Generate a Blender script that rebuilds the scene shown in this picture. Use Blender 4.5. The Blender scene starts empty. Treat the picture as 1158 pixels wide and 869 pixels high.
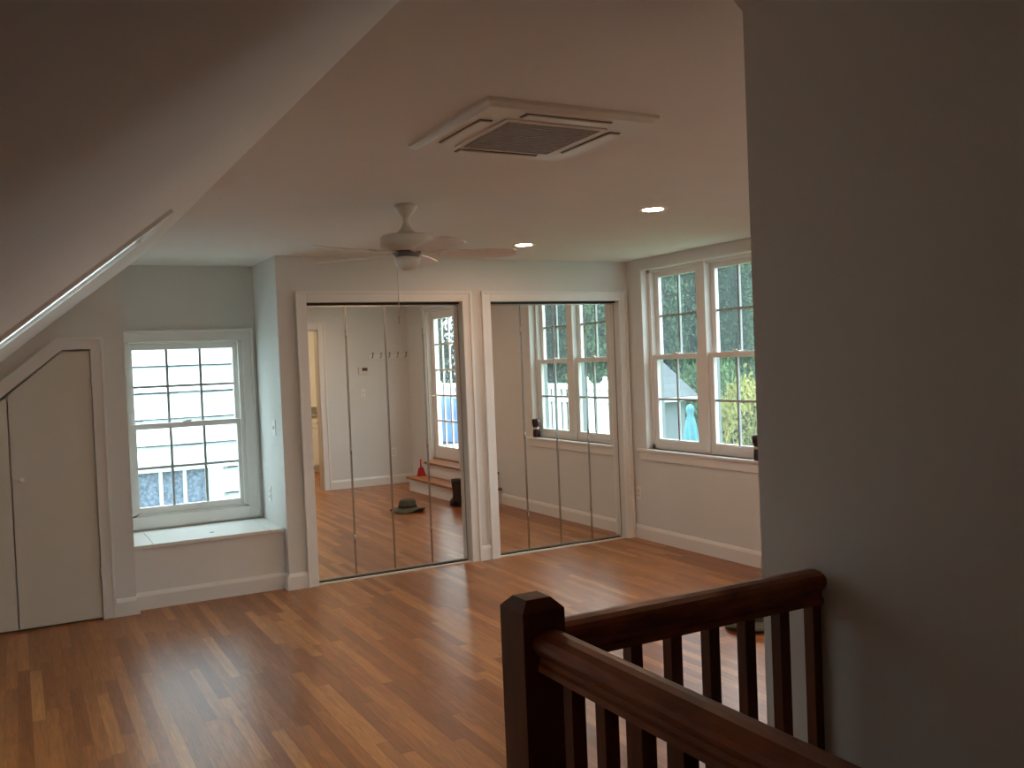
import bpy, bmesh, math, random
from mathutils import Vector, Matrix
random.seed(7)
scn = bpy.context.scene
COL = scn.collection
PI = math.pi

# ------------------------------------------------------------------ materials
def new_mat(name):
    m = bpy.data.materials.new(name); m.use_nodes = True
    nt = m.node_tree
    for n in list(nt.nodes): nt.nodes.remove(n)
    out = nt.nodes.new('ShaderNodeOutputMaterial')
    return m, nt, out

def mat(name, color, rough=.5, metal=0., noise=.04, scale=8., bump=0., spec=.5, stretch=None, coat=0.):
    m, nt, out = new_mat(name)
    b = nt.nodes.new('ShaderNodeBsdfPrincipled')
    b.inputs['Roughness'].default_value = rough
    b.inputs['Metallic'].default_value = metal
    b.inputs['Specular IOR Level'].default_value = spec
    b.inputs['Coat Weight'].default_value = coat
    tc = nt.nodes.new('ShaderNodeTexCoord'); mp = nt.nodes.new('ShaderNodeMapping')
    if stretch: mp.inputs['Scale'].default_value = stretch
    nz = nt.nodes.new('ShaderNodeTexNoise'); nz.inputs['Scale'].default_value = scale; nz.inputs['Detail'].default_value = 4
    nt.links.new(tc.outputs['Object'], mp.inputs['Vector']); nt.links.new(mp.outputs['Vector'], nz.inputs['Vector'])
    cr = nt.nodes.new('ShaderNodeValToRGB')
    cr.color_ramp.elements[0].position = .3; cr.color_ramp.elements[1].position = .7
    cr.color_ramp.elements[0].color = tuple(max(0, c * (1 - noise)) for c in color) + (1,)
    cr.color_ramp.elements[1].color = tuple(min(1, c * (1 + noise)) for c in color) + (1,)
    nt.links.new(nz.outputs['Fac'], cr.inputs['Fac']); nt.links.new(cr.outputs['Color'], b.inputs['Base Color'])
    if bump:
        bp = nt.nodes.new('ShaderNodeBump'); bp.inputs['Strength'].default_value = bump; bp.inputs['Distance'].default_value = .01
        nt.links.new(nz.outputs['Fac'], bp.inputs['Height']); nt.links.new(bp.outputs['Normal'], b.inputs['Normal'])
    nt.links.new(b.outputs['BSDF'], out.inputs['Surface'])
    return m

def emit_mat(name, color, strength):
    m, nt, out = new_mat(name)
    e = nt.nodes.new('ShaderNodeEmission'); e.inputs['Color'].default_value = color + (1,); e.inputs['Strength'].default_value = strength
    nt.links.new(e.outputs['Emission'], out.inputs['Surface'])
    return m

def glass_mat(name):
    m, nt, out = new_mat(name)
    t = nt.nodes.new('ShaderNodeBsdfTransparent'); t.inputs['Color'].default_value = (.96, .98, .97, 1)
    g = nt.nodes.new('ShaderNodeBsdfGlossy'); g.inputs['Roughness'].default_value = .02
    lw = nt.nodes.new('ShaderNodeLayerWeight'); lw.inputs['Blend'].default_value = .5
    pw = nt.nodes.new('ShaderNodeMath'); pw.operation = 'POWER'; pw.inputs[1].default_value = 5; nt.links.new(lw.outputs['Facing'], pw.inputs[0])
    f = nt.nodes.new('ShaderNodeMath'); f.operation = 'MULTIPLY_ADD'; f.inputs[1].default_value = .6; f.inputs[2].default_value = .025; nt.links.new(pw.outputs[0], f.inputs[0])
    mx = nt.nodes.new('ShaderNodeMixShader')
    # thin film of dust on the pane
    du = nt.nodes.new('ShaderNodeBsdfTranslucent'); du.inputs['Color'].default_value = (.75, .85, .88, 1)
    md = nt.nodes.new('ShaderNodeMixShader'); md.inputs[0].default_value = .022
    nt.links.new(t.outputs[0], md.inputs[1]); nt.links.new(du.outputs[0], md.inputs[2])
    nt.links.new(f.outputs[0], mx.inputs['Fac']); nt.links.new(md.outputs[0], mx.inputs[1]); nt.links.new(g.outputs[0], mx.inputs[2])
    nt.links.new(mx.outputs[0], out.inputs['Surface'])
    return m

def plank_mat(name, w=.058, L=.85, cols=None, rough=.30, coat=0.):
    m, nt, out = new_mat(name)
    N, K = nt.nodes.new, nt.links.new
    def M(op, a, b=None, c=None):
        n = N('ShaderNodeMath'); n.operation = op
        for i, v in enumerate((a, b, c)):
            if v is None: continue
            if isinstance(v, (int, float)): n.inputs[i].default_value = v
            else: K(v, n.inputs[i])
        return n.outputs[0]
    tc = N('ShaderNodeTexCoord'); sp = N('ShaderNodeSeparateXYZ'); K(tc.outputs['Object'], sp.inputs[0])
    u = M('DIVIDE', sp.outputs['X'], w); row = M('FLOOR', u); fu = M('FRACT', u)
    wn = N('ShaderNodeTexWhiteNoise'); wn.noise_dimensions = '1D'; K(row, wn.inputs['W'])
    v = M('ADD', M('DIVIDE', sp.outputs['Y'], L), M('MULTIPLY', wn.outputs['Value'], 7.3)); idx = M('FLOOR', v); fv = M('FRACT', v)
    cb = N('ShaderNodeCombineXYZ'); K(row, cb.inputs[0]); K(idx, cb.inputs[1])
    w2 = N('ShaderNodeTexWhiteNoise'); w2.noise_dimensions = '2D'; K(cb.outputs[0], w2.inputs['Vector'])
    cr = N('ShaderNodeValToRGB'); cr.color_ramp.interpolation = 'LINEAR'
    cols = cols or [(0, (.235, .076, .021)), (.3, (.305, .106, .029)), (.75, (.37, .138, .038)), (1, (.48, .205, .062))]
    while len(cr.color_ramp.elements) < len(cols): cr.color_ramp.elements.new(.5)
    for e, (p, c) in zip(cr.color_ramp.elements, cols): e.position = p; e.color = c + (1,)
    K(w2.outputs['Value'], cr.inputs['Fac'])
    # grain
    mp = N('ShaderNodeMapping'); mp.inputs['Scale'].default_value = (60, 4.5, 1)
    va = N('ShaderNodeVectorMath'); va.operation = 'ADD'; K(tc.outputs['Object'], va.inputs[0])
    sc = N('ShaderNodeVectorMath'); sc.operation = 'SCALE'; K(w2.outputs['Color'], sc.inputs[0]); sc.inputs['Scale'].default_value = 9
    K(sc.outputs[0], va.inputs[1]); K(va.outputs[0], mp.inputs['Vector'])
    nz = N('ShaderNodeTexNoise'); nz.inputs['Scale'].default_value = 1; nz.inputs['Detail'].default_value = 5; nz.inputs['Distortion'].default_value = 1.2
    K(mp.outputs[0], nz.inputs['Vector'])
    gr = N('ShaderNodeMapRange'); gr.inputs['From Min'].default_value = .3; gr.inputs['From Max'].default_value = .7
    gr.inputs['To Min'].default_value = .72; gr.inputs['To Max'].default_value = 1.18; K(nz.outputs['Fac'], gr.inputs['Value'])
    # seams
    e1 = M('MINIMUM', fu, M('SUBTRACT', 1, fu)); e2 = M('MULTIPLY', M('MINIMUM', fv, M('SUBTRACT', 1, fv)), L / w)
    ed = M('MINIMUM', e1, e2); seam = N('ShaderNodeMapRange'); seam.inputs['From Min'].default_value = 0; seam.inputs['From Max'].default_value = .022
    seam.inputs['To Min'].default_value = .45; seam.inputs['To Max'].default_value = 1; K(ed, seam.inputs['Value'])
    tot = M('MULTIPLY', gr.outputs[0], seam.outputs[0])
    mc = N('ShaderNodeVectorMath'); mc.operation = 'SCALE'; K(cr.outputs['Color'], mc.inputs[0]); K(tot, mc.inputs['Scale'])
    b = N('ShaderNodeBsdfPrincipled'); K(mc.outputs[0], b.inputs['Base Color'])
    b.inputs['Roughness'].default_value = rough; b.inputs['Coat Weight'].default_value = coat; b.inputs['Coat Roughness'].default_value = .12; b.inputs['Specular IOR Level'].default_value = .33
    # slow waviness of the varnish
    nz2 = N('ShaderNodeTexNoise'); nz2.inputs['Scale'].default_value = 9; K(tc.outputs['Object'], nz2.inputs['Vector'])
    bp = N('ShaderNodeBump'); bp.inputs['Strength'].default_value = .12; bp.inputs['Distance'].default_value = .01
    hh = M('ADD', M('MULTIPLY', seam.outputs[0], .25), M('ADD', M('MULTIPLY', nz2.outputs['Fac'], .5), M('MULTIPLY', w2.outputs['Value'], .02)))
    K(hh, bp.inputs['Height']); K(bp.outputs[0], b.inputs['Normal']); K(bp.outputs[0], b.inputs['Coat Normal'])
    K(b.outputs[0], out.inputs['Surface'])
    return m

def shingle_mat(name, c1, c2, w=.16, h=.28, axis='X', hw='Z', line=.75):
    """cedar / slate shingles: vertical joints staggered per course"""
    m, nt, out = new_mat(name)
    N, K = nt.nodes.new, nt.links.new
    tc = N('ShaderNodeTexCoord'); sp = N('ShaderNodeSeparateXYZ'); K(tc.outputs['Object'], sp.inputs[0])
    cb = N('ShaderNodeCombineXYZ'); K(sp.outputs[axis], cb.inputs[0]); K(sp.outputs[hw], cb.inputs[1])
    br = N('ShaderNodeTexBrick'); K(cb.outputs[0], br.inputs['Vector'])
    br.inputs['Scale'].default_value = 1; br.inputs['Brick Width'].default_value = w; br.inputs['Row Height'].default_value = h
    br.inputs['Mortar Size'].default_value = .004
    br.inputs['Color1'].default_value = c1 + (1,); br.inputs['Color2'].default_value = c2 + (1,)
    br.inputs['Mortar'].default_value = tuple(c * line for c in c1) + (1,)
    b = N('ShaderNodeBsdfPrincipled'); b.inputs['Roughness'].default_value = .85
    K(br.outputs['Color'], b.inputs['Base Color']); K(b.outputs[0], out.inputs['Surface'])
    return m

def leaf_mat(name, c1, c2, scale=1.3):
    m, nt, out = new_mat(name)
    N, K = nt.nodes.new, nt.links.new
    tc = N('ShaderNodeTexCoord')
    nz = N('ShaderNodeTexNoise'); nz.inputs['Scale'].default_value = scale; nz.inputs['Detail'].default_value = 6; K(tc.outputs['Object'], nz.inputs['Vector'])
    cr = N('ShaderNodeValToRGB'); cr.color_ramp.elements[0].position = .35; cr.color_ramp.elements[1].position = .65
    cr.color_ramp.elements[0].color = c1 + (1,); cr.color_ramp.elements[1].color = c2 + (1,)
    K(nz.outputs['Fac'], cr.inputs['Fac'])
    d = N('ShaderNodeBsdfDiffuse'); K(cr.outputs['Color'], d.inputs['Color'])
    t = N('ShaderNodeBsdfTranslucent'); K(cr.outputs['Color'], t.inputs['Color'])
    mx = N('ShaderNodeMixShader'); mx.inputs[0].default_value = .25
    K(d.outputs[0], mx.inputs[1]); K(t.outputs[0], mx.inputs[2]); K(mx.outputs[0], out.inputs['Surface'])
    return m

M_wall = mat('wall_paint', (.71, .715, .69), .7, noise=.012, scale=3)
M_ceil = mat('ceiling_paint', (.74, .71, .67), .8, noise=.012, scale=3)
M_trim = mat('trim_paint', (.80, .79, .76), .38, noise=.01, scale=5)
M_door = mat('cupboard_paint', (.70, .68, .60), .45, noise=.012, scale=4)
M_floor = plank_mat('oak_strip_floor')
M_tread = plank_mat('oak_treads', w=.11, L=3, rough=.3)
M_rail = mat('dark_cherry_wood', (.12, .030, .011), .45, noise=.4, scale=3, stretch=(6, 6, 1.2), spec=.3)
M_railh = mat('dark_cherry_rail', (.26, .068, .021), .36, noise=.4, scale=5, stretch=(3, 1.5, 6), spec=.35)
M_mirror = mat('mirror_glass', (.93, .93, .90), .0, metal=1., noise=0)
M_chrome = mat('brushed_steel', (.62, .60, .57), .25, metal=1., noise=.03)
M_dark = mat('dark_gap', (.02, .018, .016), .8, noise=.1)
M_black = mat('black_plastic', (.015, .015, .017), .35, noise=.1)
M_white = mat('white_plastic', (.82, .81, .78), .35, noise=.01)
M_offw = mat('aged_white_enamel', (.70, .66, .58), .4, noise=.03)
M_blade = mat('white_fan_blade', (.76, .68, .63), .45, noise=.03, scale=6)
M_grille = mat('grey_grille', (.38, .36, .34), .6, noise=.08, scale=40)
M_slot = mat('louver_slot', (.13, .11, .095), .7)
M_glass = glass_mat('window_glass')
M_vinyl = mat('white_vinyl', (.83, .85, .84), .4, noise=.01)
M_extf = mat('dimmed_frame_paint', (.18, .205, .21), .6, noise=.05)  # outer frame colour darkened to hold down the bright sky on it
M_muntin = mat('muntin_paint', (.36, .39, .39), .5, noise=.02)
M_brass = mat('brass', (.55, .38, .16), .35, metal=1.)
M_olive = mat('olive_canvas', (.085, .078, .052), .95, noise=.22, scale=30, bump=.4)
M_band = mat('olive_band', (.045, .04, .028), .95, noise=.2, scale=30)
M_boot = mat('dark_brown_leather', (.028, .015, .014), .5, noise=.3, scale=20)
M_sole = mat('black_rubber', (.012, .011, .011), .7)
M_red = mat('red_plastic', (.42, .015, .02), .35, noise=.06)
M_mug = mat('dark_maroon_glaze', (.035, .010, .009), .22, noise=.2)
M_mugband = mat('pale_band', (.5, .42, .38), .4)
M_counter = mat('granite_counter', (.28, .24, .20), .25, noise=.35, scale=60)
M_cab = mat('cream_cabinet', (.76, .73, .64), .4, noise=.01)
M_bath = mat('bath_wall_paint', (.80, .76, .66), .7, noise=.01)
M_siding = shingle_mat('white_shingle_siding', (.78, .81, .84), (.73, .77, .80), w=.17, h=.283, line=.8)
M_courseshade = mat('shingle_course_shade', (.05, .06, .09), .9, noise=.5, scale=25)  # dark colour standing in for shade under the shingle courses
M_screen = mat('window_screen', (.12, .15, .21), .6, noise=.55, scale=30)
M_roof = shingle_mat('grey_roof_shingles', (.06, .07, .078), (.078, .088, .096), w=.42, h=.16, line=.35)
M_shed = mat('shed_boards', (.10, .12, .13), .8, noise=.15, scale=6, stretch=(6, 6, .6))
M_teal = mat('turquoise_canvas', (.05, .17, .20), .85, noise=.15, scale=10)
M_pole = mat('pale_pole', (.6, .58, .5), .5)
M_deck = mat('deck_boards', (.42, .40, .37), .7, noise=.15, scale=5, stretch=(10, 1, 1))
M_fence = mat('white_fence', (.55, .59, .61), .5, noise=.02)
M_lawn = mat('lawn', (.09, .14, .05), .95, noise=.4, scale=2)
M_bark = mat('bark', (.09, .065, .045), .9, noise=.3, scale=12)
M_leafD = leaf_mat('evergreen_leaves', (.026, .038, .036), (.085, .14, .072))
M_leafB = leaf_mat('bright_leaves', (.06, .10, .045), (.13, .20, .085))
M_leafY = leaf_mat('yellow_leaves', (.16, .155, .045), (.36, .33, .11))
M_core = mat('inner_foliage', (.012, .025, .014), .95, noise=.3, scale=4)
M_pool = mat('blue_tarp', (.035, .10, .25), .5, noise=.35, scale=3)
M_lens = emit_mat('lamp_lens', (1., .60, .38), 76.)
M_bulb = emit_mat('bath_lamp', (1., .80, .55), 60.)
M_screenlcd = mat('lcd', (.05, .06, .05), .3)

# ------------------------------------------------------------------ mesh helper
class MB:
    def __init__(s): s.bm = bmesh.new(); s.mi = 0
    def _face(s, vs):
        try:
            f = s.bm.faces.new(vs); f.material_index = s.mi; return f
        except ValueError: return None
    def box(s, x0, x1, y0, y1, z0, z1, bev=0):
        x0, x1 = sorted((x0, x1)); y0, y1 = sorted((y0, y1)); z0, z1 = sorted((z0, z1))
        v = [s.bm.verts.new(p) for p in ((x0,y0,z0),(x1,y0,z0),(x1,y1,z0),(x0,y1,z0),(x0,y0,z1),(x1,y0,z1),(x1,y1,z1),(x0,y1,z1))]
        fs = [s._face([v[i] for i in q]) for q in ((3,2,1,0),(4,5,6,7),(0,1,5,4),(1,2,6,5),(2,3,7,6),(3,0,4,7))]
        if bev:
            ed = list({e for f in fs for e in f.edges})
            bmesh.ops.bevel(s.bm, geom=ed, offset=bev, segments=2, affect='EDGES', profile=.6, material=s.mi)
        return s
    def prism(s, poly, axis, a, b):
        """poly = 2D points; axis 'x': (y,z), 'y': (x,z), 'z': (x,y)"""
        def P(p, t):
            return {'x': (t, p[0], p[1]), 'y': (p[0], t, p[1]), 'z': (p[0], p[1], t)}[axis]
        A = [s.bm.verts.new(P(p, a)) for p in poly]; B = [s.bm.verts.new(P(p, b)) for p in poly]
        fs = [s._face(A), s._face(B[::-1])]
        n = len(poly)
        for i in range(n): fs.append(s._face([A[i], B[i], B[(i+1) % n], A[(i+1) % n]]))
        bmesh.ops.recalc_face_normals(s.bm, faces=[f for f in fs if f])
        return s
    def hexa(s, pts):
        v = [s.bm.verts.new(p) for p in pts]
        fs = [s._face([v[i] for i in q]) for q in ((3,2,1,0),(4,5,6,7),(0,1,5,4),(1,2,6,5),(2,3,7,6),(3,0,4,7))]
        bmesh.ops.recalc_face_normals(s.bm, faces=[f for f in fs if f])
        return s
    def lathe(s, prof, c=(0,0,0), n=28, wob=None, mat4=None):
        rings = []
        for r, z in prof:
            ring = []
            for k in range(n):
                a = 2*PI*k/n; rr = max(r, 1e-4); dz = 0
                if wob: rr, dz = wob(r, z, a)
                p = Vector((rr*math.cos(a), rr*math.sin(a), z + dz))
                if mat4: p = mat4 @ p
                ring.append(s.bm.verts.new(p + Vector(c)))
            rings.append(ring)
        fs = []
        for A, B in zip(rings, rings[1:]):
            for k in range(n): fs.append(s._face([A[k], A[(k+1) % n], B[(k+1) % n], B[k]]))
        fs.append(s._face(rings[0][::-1])); fs.append(s._face(rings[-1]))
        bmesh.ops.recalc_face_normals(s.bm, faces=[f for f in fs if f])
        for f in fs:
            if f and len(f.verts) == 4: f.smooth = True
        return s
    def tube(s, pts, r, n=8):
        pts = [Vector(p) for p in pts]; rings = []
        for i, p in enumerate(pts):
            d = (pts[min(i+1, len(pts)-1)] - pts[max(i-1, 0)]).normalized()
            a = Vector((0,0,1)) if abs(d.z) < .9 else Vector((1,0,0))
            u = d.cross(a).normalized(); w = d.cross(u)
            rr = r[i] if isinstance(r, (list, tuple)) else r
            rings.append([s.bm.verts.new(p + rr*(math.cos(2*PI*k/n)*u + math.sin(2*PI*k/n)*w)) for k in range(n)])
        fs = []
        for A, B in zip(rings, rings[1:]):
            for k in range(n):
                f = s._face([A[k], A[(k+1) % n], B[(k+1) % n], B[k]]); f.smooth = True; fs.append(f)
        fs += [s._face(rings[0]), s._face(rings[-1])]
        bmesh.ops.recalc_face_normals(s.bm, faces=[f for f in fs if f])
        return s
    def loft(s, prof, p0, p1, side, up=(0,0,1)):
        """sweep a 2D profile (side, up) straight from p0 to p1"""
        side, up, p0, p1 = map(Vector, (side, up, p0, p1))
        A = [s.bm.verts.new(p0 + side*a + up*b) for a, b in prof]; B = [s.bm.verts.new(p1 + side*a + up*b) for a, b in prof]
        n = len(prof); fs = [s._face(A), s._face(B[::-1])]
        for i in range(n): fs.append(s._face([A[i], B[i], B[(i+1) % n], A[(i+1) % n]]))
        bmesh.ops.recalc_face_normals(s.bm, faces=[f for f in fs if f])
        return s
    def build(s, name, mats, parent=None, label=None, cat=None, group=None, kind=None, xf=None):
        me = bpy.data.meshes.new(name); s.bm.to_mesh(me); s.bm.free()
        for m in (mats if isinstance(mats, (list, tuple)) else [mats]): me.materials.append(m)
        o = bpy.data.objects.new(name, me); COL.objects.link(o)
        if parent is not None:
            o.parent = parent
            o.matrix_parent_inverse = Matrix.Identity(4)
            # geometry is given in world coordinates unless xf is 'local'
            if xf != 'local':
                t = world_of(parent)
                me.transform(t.inverted())
        tag(o, label, cat, group, kind)
        return o

def world_of(o):
    m = o.matrix_basis.copy()
    while o.parent: o = o.parent; m = o.matrix_basis @ m
    return m
def tag(o, label=None, cat=None, group=None, kind=None):
    for k, v in (('label', label), ('category', cat), ('group', group), ('kind', kind)):
        if v: o[k] = v
def thing(name, label, cat, loc=(0,0,0), group=None, rz=0, kind=None):
    o = bpy.data.objects.new(name, None); COL.objects.link(o); o.location = loc; o.rotation_euler = (0,0,rz)
    o.empty_display_size = .1
    tag(o, label, cat, group, kind); return o
def S(name, mb, m, parent=None): return mb.build(name, m, parent, kind='structure' if parent is None else None)

# ------------------------------------------------------------------ room constants
ZC = 2.44; YW = 6.70; XR = 4.80; YN = 7.42; YB = 1.63; XS = 1.525
def zs(x): return 1.784 + .8*x            # left slope
NX, NZ = -.6247, .7809
def SLP(x, y, d): return (x + NX*d, y, zs(x) + NZ*d)

# floor (with the stairwell left open)
HX0, HX1, HY1 = .865, XS, 1.41
mb = MB()
for a in ((-1.1, HX0, -1.7, HY1), (-1.1, 5.0, HY1, 6.9), (HX1, 5.0, -1.7, HY1), (HX0, HX1, -1.7, -.9)):
    mb.box(a[0], a[1], a[2], a[3], -.22, 0)
mb.box(.5, 1.8, 6.9, 7.5, -.22, 0)
S('floor', mb, M_floor)
# stairwell shaft and lower landing
for nm, a in (('left', (HX0-.1, HX0, -.9, HY1)), ('far', (HX0-.1, HX1+.1, HY1, HY1+.1)), ('right', (HX1, HX1+.1, -.9, HY1)), ('near', (HX0-.1, HX1+.1, -1.0, -.9))):
    mb = MB(); mb.box(a[0], a[1], a[2], a[3], -2.6, -.22); S('wall_stairwell_'+nm, mb, M_wall)
mb = MB(); mb.box(HX0-.1, HX1+.1, -1.0, HY1+.1, -2.7, -2.6); S('floor_lower', mb, M_floor)
t = thing('staircase', 'flight of oak stairs going down behind the dark railing', 'stairs', (HX0, -.9, -2.6))
for k in range(8):
    y0 = -.89 + k*.24; z1 = -.2 - k*.3
    MB().box(HX0+.004, HX1-.004, y0, y0+.27, z1-.035, z1).build('tread', M_tread, t)
    MB().box(HX0+.004, HX1-.004, y0+.245, y0+.26, z1-.3, z1-.035).build('riser', M_trim, t)

# ceiling
mb = MB(); mb.box(.72, 5.0, -1.7, YW, ZC, ZC+.14); mb.box(.5, 5.0, YW, 7.6, ZC, ZC+.14)
S('ceiling', mb, M_ceil)
# left slope with the skylight opening
SX0, SX1, SY0, SY1 = -.80, .485, 3.62, 4.16; TH = .2
mb = MB()
def slab(x0, x1, y0, y1):
    mb.hexa([SLP(x0,y0,0), SLP(x1,y0,0), SLP(x1,y1,0), SLP(x0,y1,0), SLP(x0,y0,TH), SLP(x1,y0,TH), SLP(x1,y1,TH), SLP(x0,y1,TH)])
slab(-1.15, .82, -1.7, SY0); slab(-1.15, .82, SY1, YW); slab(-1.15, SX0, SY0, SY1); slab(SX1, .82, SY0, SY1)
S('ceiling_left', mb, M_ceil)
mb = MB(); mb.prism([(1.46, ZC), (XS+.01, ZC-.06), (XS+.01, ZC+.01)], 'y', -1.6, YB-.001); S('ceiling_right', mb, M_ceil)
# skylight
t = thing('window_3', None, None, SLP(-.15, 4.02, 0), kind='structure')
mb = MB()
def fr(x0, x1, y0, y1, d0, d1):
    mb.hexa([SLP(x0,y0,d0), SLP(x1,y0,d0), SLP(x1,y1,d0), SLP(x0,y1,d0), SLP(x0,y0,d1), SLP(x1,y0,d1), SLP(x1,y1,d1), SLP(x0,y1,d1)])
for a in ((SX0-.05, SX1+.05, SY0-.05, SY0), (SX0-.05, SX1+.05, SY1, SY1+.05), (SX0-.05, SX0, SY0, SY1), (SX1, SX1+.05, SY0, SY1)): fr(*a, -.014, 0)
mb.build('casing', M_trim, t)
mb = MB()
for a in ((SX0, SX1, SY0, SY0+.02), (SX0, SX1, SY1-.02, SY1), (SX0, SX0+.02, SY0+.02, SY1-.02), (SX1-.02, SX1, SY0+.02, SY1-.02)): fr(*a, 0, .26)
mb.build('shaft_lining', M_trim, t)
mb = MB()
for a in ((SX0+.02, SX1-.02, SY0+.02, SY0+.07), (SX0+.02, SX1-.02, SY1-.07, SY1-.02), (SX0+.02, SX0+.07, SY0+.07, SY1-.07), (SX1-.07, SX1-.02, SY0+.07, SY1-.07)): fr(*a, .14, .2)
mb.build('sash', M_vinyl, t)
mb = MB(); fr(SX0+.06, SX1-.06, SY0+.06, SY1-.06, .17, .176); mb.build('pane', M_glass, t)

# left knee wall, near wall
mb = MB(); mb.box(-1.15, -.95, -1.7, 6.9, 0, 1.03); S('wall_left', mb, M_wall)
mb = MB(); mb.box(-1.15, 5.0, -1.75, -1.6, -.2, 2.6); S('wall_near', mb, M_wall)

# gable wall with the cupboard opening
dz = lambda x: 1.564 + .817*x             # slanted top of the cupboard doors
CX0 = -.575
mb = MB()
mb.prism([(.45, 0), (.66, 0), (.66, 2.58), (.45, 2.36)], 'y', YW, YW+.12)
mb.prism([(CX0, dz(CX0)+.006), (.283, 1.798), (.45, 1.798), (.45, 2.36), (CX0, zs(CX0)+.15)], 'y', YW, YW+.12)
mb.prism([(-1.1, 0), (CX0, 0), (CX0, zs(CX0)+.15), (-1.1, zs(-1.1)+.15)], 'y', YW, YW+.12)
mb.prism([(CX0, 0), (.45, 0), (.45, 1.80), (.283, 1.80), (CX0, dz(CX0)+.008)], 'y', YW+.045, YW+.12)
S('wall_gable', mb, M_wall)
# nook walls
mb = MB(); mb.box(.50, .66, YW+.12, YN+.14, 0, 2.5); S('wall_nook_left', mb, M_wall)
mb = MB(); mb.box(1.70, 1.80, YW+.12, YN+.14, 0, 2.5); S('wall_nook_right', mb, M_wall)
wx0, wx1, wz0, wz1 = .73, 1.59, .55, 1.86
mb = MB(); mb.box(.56, wx0, YN, YN+.14, 0, 2.5).box(wx1, 1.80, YN, YN+.14, 0, 2.5).box(wx0, wx1, YN, YN+.14, 0, wz0).box(wx0, wx1, YN, YN+.14, wz1, 2.5)
S('wall_nook_back', mb, M_wall)
# closet wall
mb = MB()
YC = YW+.12
mb.box(1.70, 1.915, YW, YC, 0, ZC).box(3.18, 3.432, YW, YC, 0, ZC).box(4.70, XR, YW, YC, 0, ZC)
mb.box(1.915, 3.18, YW, YC, 2.10, ZC).box(3.432, 4.70, YW, YC, 2.10, ZC)
mb.box(1.80, 4.98, YC, YC+.1, 0, ZC+.05)
S('wall_closet', mb, M_wall)

# right wall with window 2 and glazed door
WY0, WY1, WZ0, WZ1 = 5.05, 6.50, .80, 2.355
DY0, DY1, DZ0, DZ1 = 2.28, 3.20, .36, 2.33
mb = MB(); X0, X1 = XR, XR+.16
mb.box(X0, X1, WY1, 6.9, 0, ZC).box(X0, X1, WY0, WY1, 0, WZ0).box(X0, X1, WY0, WY1, WZ1, ZC)
mb.box(X0, X1, DY1, WY0, 0, ZC).box(X0, X1, DY0, DY1, 0, DZ0).box(X0, X1, DY0, DY1, DZ1, ZC).box(X0, X1, -1.6, DY0, 0, ZC)
S('wall_right', mb, M_wall)
# wall beside the stairs and partition behind it (with the doorway)
mb = MB(); mb.box(XS, XS+.12, -1.6, YB, 0, ZC); S('wall_stairs', mb, M_wall)
PX0, PX1, PZ = 2.76, 3.54, 2.13
mb = MB(); mb.box(XS+.12, PX0, YB-.12, YB, 0, ZC).box(PX1, XR, YB-.12, YB, 0, ZC).box(PX0, PX1, YB-.12, YB, PZ, ZC)
S('wall_back', mb, M_wall)
mb = MB(); mb.box(XS+.12, XR, -1.32, -1.2, 0, ZC); S('wall_bath', mb, M_bath)

# ------------------------------------------------------------------ baseboards and casings
BBP = [(0, 0), (.018, 0), (.018, .095), (.012, .108), (.006, .118), (0, .12)]
def base(name, segs):
    mb = MB()
    for p0, p1, side in segs: mb.loft(BBP, p0, p1, side)
    S(name, mb, M_trim)
base('baseboard_right', [((XR, 4.3, 0), (XR, YW, 0), (-1,0,0))])
base('baseboard_closet', [((1.70-.0, YW, 0), (1.838, YW, 0), (0,-1,0)), ((3.255, YW, 0), (3.352, YW, 0), (0,-1,0)), ((1.70, YW-.018, 0), (1.70, 6.79, 0), (-1,0,0))])
base('baseboard_gable', [((.525, YW, 0), (.66, YW, 0), (0,-1,0)), ((.66, YW-.018, 0), (.66, 6.79, 0), (1,0,0)), ((-.95, YW, 0), (-.66, YW, 0), (0,-1,0))])
base('baseboard_back', [((3.63, YB, 0), (XR, YB, 0), (0,1,0)), ((XS, YB, 0), (2.67, YB, 0), (0,1,0))])
base('baseboard_left', [((-.95, -1.6, 0), (-.95, YW, 0), (1,0,0))])

def casing(name, x0, x1, ztop, y, sgn, w=.078, mats=M_trim, bottom=0.):
    """flat casing with back band round an opening in a wall facing sgn*y"""
    mb = MB()
    for (a, b) in ((x0-w, x0), (x1, x1+w)): mb.box(a, b, y, y+sgn*.018, bottom, ztop+w, bev=.003)
    mb.box(x0, x1, y, y+sgn*.018, ztop, ztop+w, bev=.003)
    mb.box(x0-w-.006, x0-w+.014, y, y+sgn*.028, bottom, ztop+w+.006, bev=.003)
    mb.box(x1+w-.014, x1+w+.006, y, y+sgn*.028, bottom, ztop+w+.006, bev=.003)
    mb.box(x0-w+.014, x1+w-.014, y, y+sgn*.028, ztop+w-.014, ztop+w+.006, bev=.003)
    S(name, mb, mats)
casing('trim_1', 1.915, 3.18, 2.10, YW, -1, .075)
casing('trim_2', 3.432, 4.70, 2.10, YW, -1, .075)
casing('trim_3', PX0, PX1, PZ, YB, 1, .085)
# doorway lining
mb = MB(); mb.box(PX0-.0, PX0+.015, YB-.13, YB+.004, 0, PZ).box(PX1-.015, PX1, YB-.13, YB+.004, 0, PZ).box(PX0, PX1, YB-.13, YB+.004, PZ-.015, PZ)
S('trim_4', mb, mat('jamb_paint', (.62, .56, .46), .5, noise=.01))
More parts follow.
